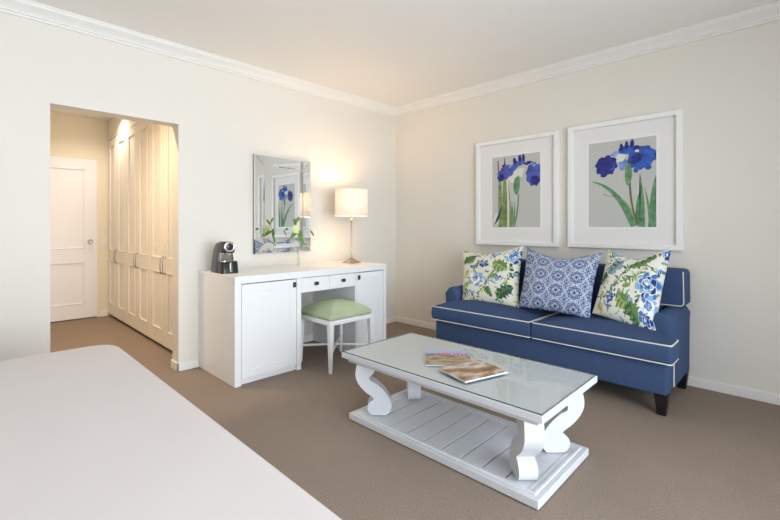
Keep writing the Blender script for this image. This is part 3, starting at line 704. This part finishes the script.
def floral(kind):
    def f(u, v):
        col = np.ones(u.shape+(3,))*LC['cream']
        u, v = u+.009*np.sin(31*v+3*u)+.005*np.sin(67*u), v+.009*np.sin(29*u+2*v)+.005*np.sin(71*v+1)
        rnd = random.Random(4 if kind == 'left' else 9)
        for k in range(150):                                  # small background foliage
            X, Y = rot(u, v, rnd.random(), rnd.random(), rnd.uniform(0, 3.1)); L = rnd.uniform(.018, .045)
            put(col, (X/L)**2+(Y/(L*.42))**2 < 1, rnd.choice(('lime', 'green', 'grey', 'sky', 'dkgreen', 'ochre', 'grey')))
        if kind == 'left':
            put(col, (np.hypot((u-.12)*1.0, (v-.55)) < .10), 'cream')
            p_sprig(col, u, v, [(.10, .12), (.22, .38), (.30, .62), (.45, .80)], 'dkgreen', 7, 1); p_sprig(col, u, v, [(.35, .10), (.5, .3), (.62, .55), (.80, .62)], 'green', 7, 2); p_sprig(col, u, v, [(.75, .1), (.85, .35), (.90, .5)], 'dkgreen', 6, 3); p_sprig(col, u, v, [(.08, .7), (.2, .85), (.4, .92)], 'green', 6, 4)
            p_leaf(col, u, v, .72, .64, .15, .095, 2.5, 'green', 'lime'); p_leaf(col, u, v, .20, .80, .15, .07, .5, 'green', 'dkgreen'); p_leaf(col, u, v, .80, .20, .17, .09, .7, 'dkgreen', 'green'); p_leaf(col, u, v, .55, .18, .10, .05, 2.0, 'green', 'dkgreen')
            p_leaf(col, u, v, .13, .50, .07, .045, 1.2, 'ochre', 'green'); p_leaf(col, u, v, .13, .28, .08, .04, .4, 'lime', 'green'); p_leaf(col, u, v, .60, .45, .09, .04, .6, 'green', 'lime')
            p_flower(col, u, v, .34, .40, .15, 6, ('sky', 'white', 'grey', 'blue')); p_flower(col, u, v, .46, .68, .085, 5, ('blue', 'navy', 'navy', 'white'), 1); p_flower(col, u, v, .93, .80, .15, 5, ('blue', 'sky', 'navy', 'white'))
            p_flower(col, u, v, .62, .88, .08, 6, ('sky', 'blue', 'blue', 'white')); p_flower(col, u, v, .70, .42, .07, 5, ('blue', 'sky', 'navy', 'white'), 2); p_flower(col, u, v, .50, .36, .07, 6, ('sky', 'white', 'blue', 'ochre')); p_flower(col, u, v, .26, .64, .05, 5, ('mid', 'navy', 'navy', 'white')); p_flower(col, u, v, .92, .48, .07, 5, ('grey', 'dkgreen', 'dkgreen', 'white'))
            p_flower(col, u, v, .24, .16, .07, 6, ('sky', 'grey', 'blue', 'white'))
        else:
            p_sprig(col, u, v, [(.10, .15), (.28, .40), (.42, .62), (.50, .80)], 'dkgreen', 8, 5); p_sprig(col, u, v, [(.30, .50), (.50, .55), (.62, .60)], 'green', 7, 6); p_sprig(col, u, v, [(.55, .08), (.7, .3), (.78, .45)], 'dkgreen', 5, 7); p_sprig(col, u, v, [(.08, .55), (.18, .75), (.30, .92)], 'green', 6, 8); p_sprig(col, u, v, [(.70, .78), (.85, .72), (.92, .66)], 'dkgreen', 5, 9)
            p_leaf(col, u, v, .27, .72, .17, .085, .9, 'grey', 'dkgreen'); p_leaf(col, u, v, .66, .83, .20, .07, .5, 'green', 'dkgreen'); p_leaf(col, u, v, .50, .27, .14, .10, 2.6, 'green', 'lime'); p_leaf(col, u, v, .68, .16, .16, .095, 2.2, 'green', 'dkgreen'); p_leaf(col, u, v, .66, .62, .10, .055, .6, 'lime', 'green'); p_leaf(col, u, v, .09, .52, .11, .05, 1.2, 'dkgreen', 'green'); p_leaf(col, u, v, .14, .10, .08, .04, 2.4, 'ochre', 'green'); p_leaf(col, u, v, .50, .47, .06, .03, 0, 'green', 'lime')
            p_flower(col, u, v, .80, .52, .19, 5, ('blue', 'sky', 'navy', 'white')); p_flower(col, u, v, .88, .30, .15, 6, ('blue', 'white', 'sky', 'sky'), 1); p_flower(col, u, v, .30, .27, .095, 5, ('blue', 'navy', 'mid', 'white'), 2); p_flower(col, u, v, .97, .90, .09, 5, ('blue', 'sky', 'navy', 'white')); p_flower(col, u, v, .86, .12, .11, 5, ('navy', 'blue', 'navy', 'white'))
            p_flower(col, u, v, .16, .95, .09, 6, ('sky', 'grey', 'blue', 'white')); p_flower(col, u, v, .93, .68, .07, 5, ('blue', 'sky', 'navy', 'white')); p_flower(col, u, v, .58, .30, .05, 5, ('grey', 'navy', 'grey', 'white')); p_flower(col, u, v, .28, .15, .05, 5, ('mid', 'navy', 'navy', 'white'))
        return col
    return f
def medallion(u, v):
    col = np.ones(u.shape+(3,))*LC['lav']
    k = 4.2; x = (u*k+.12) % 1-.5; y = (v*k+.2) % 1-.5; ax, ay = np.abs(x), np.abs(y); r = np.hypot(x, y); a = np.arctan2(y, x)
    r2 = np.hypot(.5-ax, .5-ay); a2 = np.arctan2(.5-ay, .5-ax)
    put(col, np.abs(r-.36*(1+.10*np.cos(8*a))) < .035, 'mid'); put(col, np.abs(r-.22*(1+.2*np.cos(4*a))) < .03, 'mid')
    put(col, (np.abs(np.sin(4*a)) > .82) & (r > .24) & (r < .33), 'mid'); put(col, np.hypot(ax-.19, ay-.19) < .045, 'navy'); put(col, np.hypot(ax-.30, ay-.07) < .035, 'mid'); put(col, np.hypot(ax-.07, ay-.30) < .035, 'mid')
    put(col, (ax < .018) & (ay < .5), 'mid'); put(col, r < .085*(1+.35*np.cos(4*a)), 'navy')
    put(col, np.abs(r2-.20*(1+.22*np.cos(4*a2*1))) < .03, 'mid'); put(col, r2 < .10*(1+.4*np.cos(8*a2)), 'navy'); put(col, (np.abs(ax-.5) < .03) & (ay > .1), 'mid')
    put(col, np.abs(np.abs(ax-ay)-.0) < .012, 'mid'); put(col, np.hypot(ax-.42, ay-.18) < .03, 'mid'); put(col, np.hypot(ax-.18, ay-.42) < .03, 'mid')
    return col
pillow('cushion', (-2.415, 3.46, .515), (-1.818, 3.475, .53), (-1.885, 3.70, 1.075), (-2.560, 3.675, 1.0), .18, floral('left'), 'white floral cushion with blue blooms, at the sofa end near the room corner', .09)
pillow('cushion', (-1.805, 3.44, .545), (-1.195, 3.43, .53), (-1.175, 3.645, 1.045), (-1.835, 3.66, 1.066), .19, medallion, 'cushion in small blue and white geometric medallion pattern', .15)
pillow('cushion', (-1.190, 3.46, .575), (-.745, 3.385, .480), (-.70, 3.68, 1.103), (-1.135, 3.665, 1.068), .19, floral('right'), 'white floral cushion with green leaves, leaning against the sofa arm beside window', .14)

# ---------------------------------------------------------------- coffee table
TX, TY = -1.475, 2.074
ct = thing('coffee_table', 'white coffee table with glass top, scroll legs and slatted base', 'coffee table', (TX, TY, 0), .012)
hx, hy2 = .672, .345
ZT = .440
build('table_top', onebox((-hx, -hy2, ZT-.036), (hx, hy2, ZT), .004), M['tablewhite'], ct)
bm = B(); box(bm, (-hx+.030, -hy2+.030, ZT-.064), (hx-.030, hy2-.030, ZT-.036), None, .006, 2); build('apron', bm, M['tablewhite'], ct)
g = build('glass_top', onebox((-hx+.006, -hy2+.006, ZT+.0005), (hx-.006, hy2-.006, ZT+.0065)), [M['tableglass'], M['glassedge']], ct)
for p in g.data.polygons:
    if abs(p.normal.z) < .5: p.material_index = 1
bxx, byy = .638, .312; zb = .046
bm = B()
box(bm, (-bxx, -byy, .006), (bxx, -byy+.062, zb), None, .004, 2); box(bm, (-bxx, byy-.062, .006), (bxx, byy, zb), None, .004, 2)
box(bm, (-bxx, -byy+.06, .006), (-bxx+.075, byy-.06, zb), None, .004, 2); box(bm, (bxx-.075, -byy+.06, .006), (bxx, byy-.06, zb), None, .004, 2)
loops = []
for cx, cy in ((-bxx, -byy), (bxx, -byy), (bxx, byy), (-bxx, byy)):
    loops.append([(cx-math.copysign(a, cx), cy-math.copysign(a, cy), b) for a, b in ((.026, zb-.004), (.028, zb+.003), (.031, zb+.006), (.043, zb+.006), (.046, zb+.003), (.048, zb-.004))])
loops.append(loops[0]); b2 = B(); loft(b2, loops, False, False); bmesh.ops.remove_doubles(b2, verts=b2.verts[:], dist=1e-6)
tm = bpy.data.meshes.new('bead'); b2.to_mesh(tm); b2.free(); bm.from_mesh(tm); bpy.data.meshes.remove(tm)
build('base_frame', bm, M['tablewhite'], ct)
bm = B(); ns = 9; x0 = -.574; ww = .1268
for k in range(ns): box(bm, (x0+k*ww+.004, -byy+.06, .018), (x0+(k+1)*ww-.004, byy-.06, zb-.005), None, .002, 1)
build('slat_shelf', bm, M['tablewhite'], ct)
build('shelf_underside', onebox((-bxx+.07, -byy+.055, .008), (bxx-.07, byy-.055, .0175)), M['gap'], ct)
for sx, sy in ((-1, -1), (1, -1), (1, 1), (-1, 1)):
    box_b = B(); box(box_b, (sx*(bxx-.03)-.02, sy*(byy-.03)-.02, 0), (sx*(bxx-.03)+.02, sy*(byy-.03)+.02, .007)); build('glide', box_b, M['gap'], ct)
def spline(pts, k=6):
    out = []; n = len(pts)
    for i in range(n-1):
        p0, p1, p2, p3 = [np.array(pts[max(0, min(n-1, j))], float) for j in (i-1, i, i+1, i+2)]
        for j in range(k):
            t = j/k; out.append(tuple(.5*((2*p1)+(-p0+p2)*t+(2*p0-5*p1+4*p2-p3)*t*t+(-p0+3*p1-3*p2+p3)*t**3)))
    out.append(tuple(pts[-1])); return out
# S profile: u = distance inwards along the diagonal from the table-top corner, z height
outer = spline([(.106, .378), (.098, .345), (.094, .310), (.100, .275), (.122, .235), (.160, .195), (.200, .165), (.213, .148)])+spline([(.213, .148), (.190, .135), (.174, .112), (.172, .085), (.184, .060), (.205, .046)])[1:]
inner = spline([(.292, .046), (.318, .075), (.325, .110), (.312, .150), (.288, .190), (.255, .225), (.222, .252)])+spline([(.222, .252), (.190, .268), (.180, .282), (.188, .298)])[1:]+spline([(.188, .298), (.205, .310), (.220, .340), (.230, .378)])[1:]
for sx, sy in ((-1, -1), (1, -1), (1, 1), (-1, 1)):
    c = Vector((sx*hx, sy*hy2, 0)); d = Vector((-sx, -sy, 0)).normalized(); s = Vector((-d.y, d.x, 0))
    bm = B(); prism(bm, outer+inner, lambda a, b, q: c+d*a+s*q+Vector((0, 0, b)), -.045, .045, .003, 2); build('leg', bm, M['tablewhite'], ct, 35)

# ---------------------------------------------------------------- magazines on the glass
MZ = ZT+.0068
def cover_mat(name, stops, scale, seed, sky=None):
    m = bpy.data.materials.new(name); m.use_nodes = True; nt = m.node_tree; b = nt.nodes['Principled BSDF']; b.inputs['Roughness'].default_value = .55
    tc = nt.nodes.new('ShaderNodeTexCoord'); mp = nt.nodes.new('ShaderNodeMapping'); mp.inputs['Location'].default_value = (seed, seed*.7, 0); mp.inputs['Scale'].default_value = (1, 1.8, 1)
    n = nt.nodes.new('ShaderNodeTexNoise'); n.inputs['Scale'].default_value = scale; n.inputs['Detail'].default_value = 5
    r = nt.nodes.new('ShaderNodeValToRGB')
    el = r.color_ramp.elements; el.remove(el[1]); el[0].position = stops[0][0]; el[0].color = (*lin(stops[0][1]), 1)
    for p, c in stops[1:]:
        e_ = el.new(p); e_.color = (*lin(c), 1)
    L = nt.links.new; L(tc.outputs['Object'], mp.inputs['Vector']); L(mp.outputs[0], n.inputs['Vector']); L(n.outputs['Fac'], r.inputs['Fac'])
    col = r.outputs['Color']
    if sky:
        sp = nt.nodes.new('ShaderNodeSeparateXYZ'); L(tc.outputs['Object'], sp.inputs[0])
        ad = nt.nodes.new('ShaderNodeMath'); ad.operation = 'MULTIPLY_ADD'; L(n.outputs['Fac'], ad.inputs[0]); ad.inputs[1].default_value = .12; L(sp.outputs['Y'], ad.inputs[2])
        mr = nt.nodes.new('ShaderNodeMapRange'); mr.inputs['From Min'].default_value = sky[1]; mr.inputs['From Max'].default_value = sky[2]; L(ad.outputs[0], mr.inputs['Value'])
        mx = nt.nodes.new('ShaderNodeMix'); mx.data_type = 'RGBA'; L(mr.outputs[0], mx.inputs['Factor']); L(col, mx.inputs['A']); mx.inputs['B'].default_value = (*lin(sky[0]), 1); col = mx.outputs['Result']
    L(col, b.inputs['Base Color']); return m
def magazine(corner, ang, W, H, z, th, m, label, lift=.0):
    # corner = lower-left of the cover
    t = thing('magazine', label, 'magazine', (corner[0], corner[1], z), ang)
    build('pages', onebox((.001, .001, 0), (W-.002, H-.002, th)), M['pages'], t)
    bm = onebox((0, 0, th), (W, H, th+.0008))
    return t, build('cover', bm, m, t)
mB, cB = magazine((-1.564, 1.880), math.radians(39.7), .27, .28, MZ, .006, cover_mat('landscape_cover', [(.30, (92, 78, 58)), (.45, (150, 128, 100)), (.55, (186, 168, 140)), (.7, (120, 112, 84))], 8, 3, ((170, 184, 224), .22, .30)), 'magazine with red SOUTH title, lying under the other on glass')
mA, cA = magazine((-1.235, 1.797), math.radians(74), .30, .235, MZ+.0072, .008, cover_mat('terrace_cover', [(.30, (92, 96, 58)), (.42, (158, 120, 86)), (.52, (186, 158, 130)), (.60, (214, 206, 204)), (.72, (156, 116, 84))], 7, 8), 'magazine with brown landscape cover, lying on top of another')
def text(body, size, loc, rz, m, parent, name, sx=1.):
    cu = bpy.data.curves.new(name, 'FONT'); cu.body = body; cu.size = size; cu.extrude = .0002; cu.offset = .0008
    o = bpy.data.objects.new(name, cu); C.objects.link(o); bpy.context.view_layer.update()
    me = bpy.data.meshes.new_from_object(o.evaluated_get(bpy.context.evaluated_depsgraph_get())); bpy.data.objects.remove(o)
    me.materials.append(m); q = bpy.data.objects.new(name, me); C.objects.link(q); q.parent = parent; q.location = loc; q.rotation_euler = (0, 0, rz); q.scale = (sx, 1.35, 1); return q
text('SOUTH', .050, (.070, .182, .0070), 0, mat('red_ink', (196, 34, 26), .5), mB, 'title', 1.12)
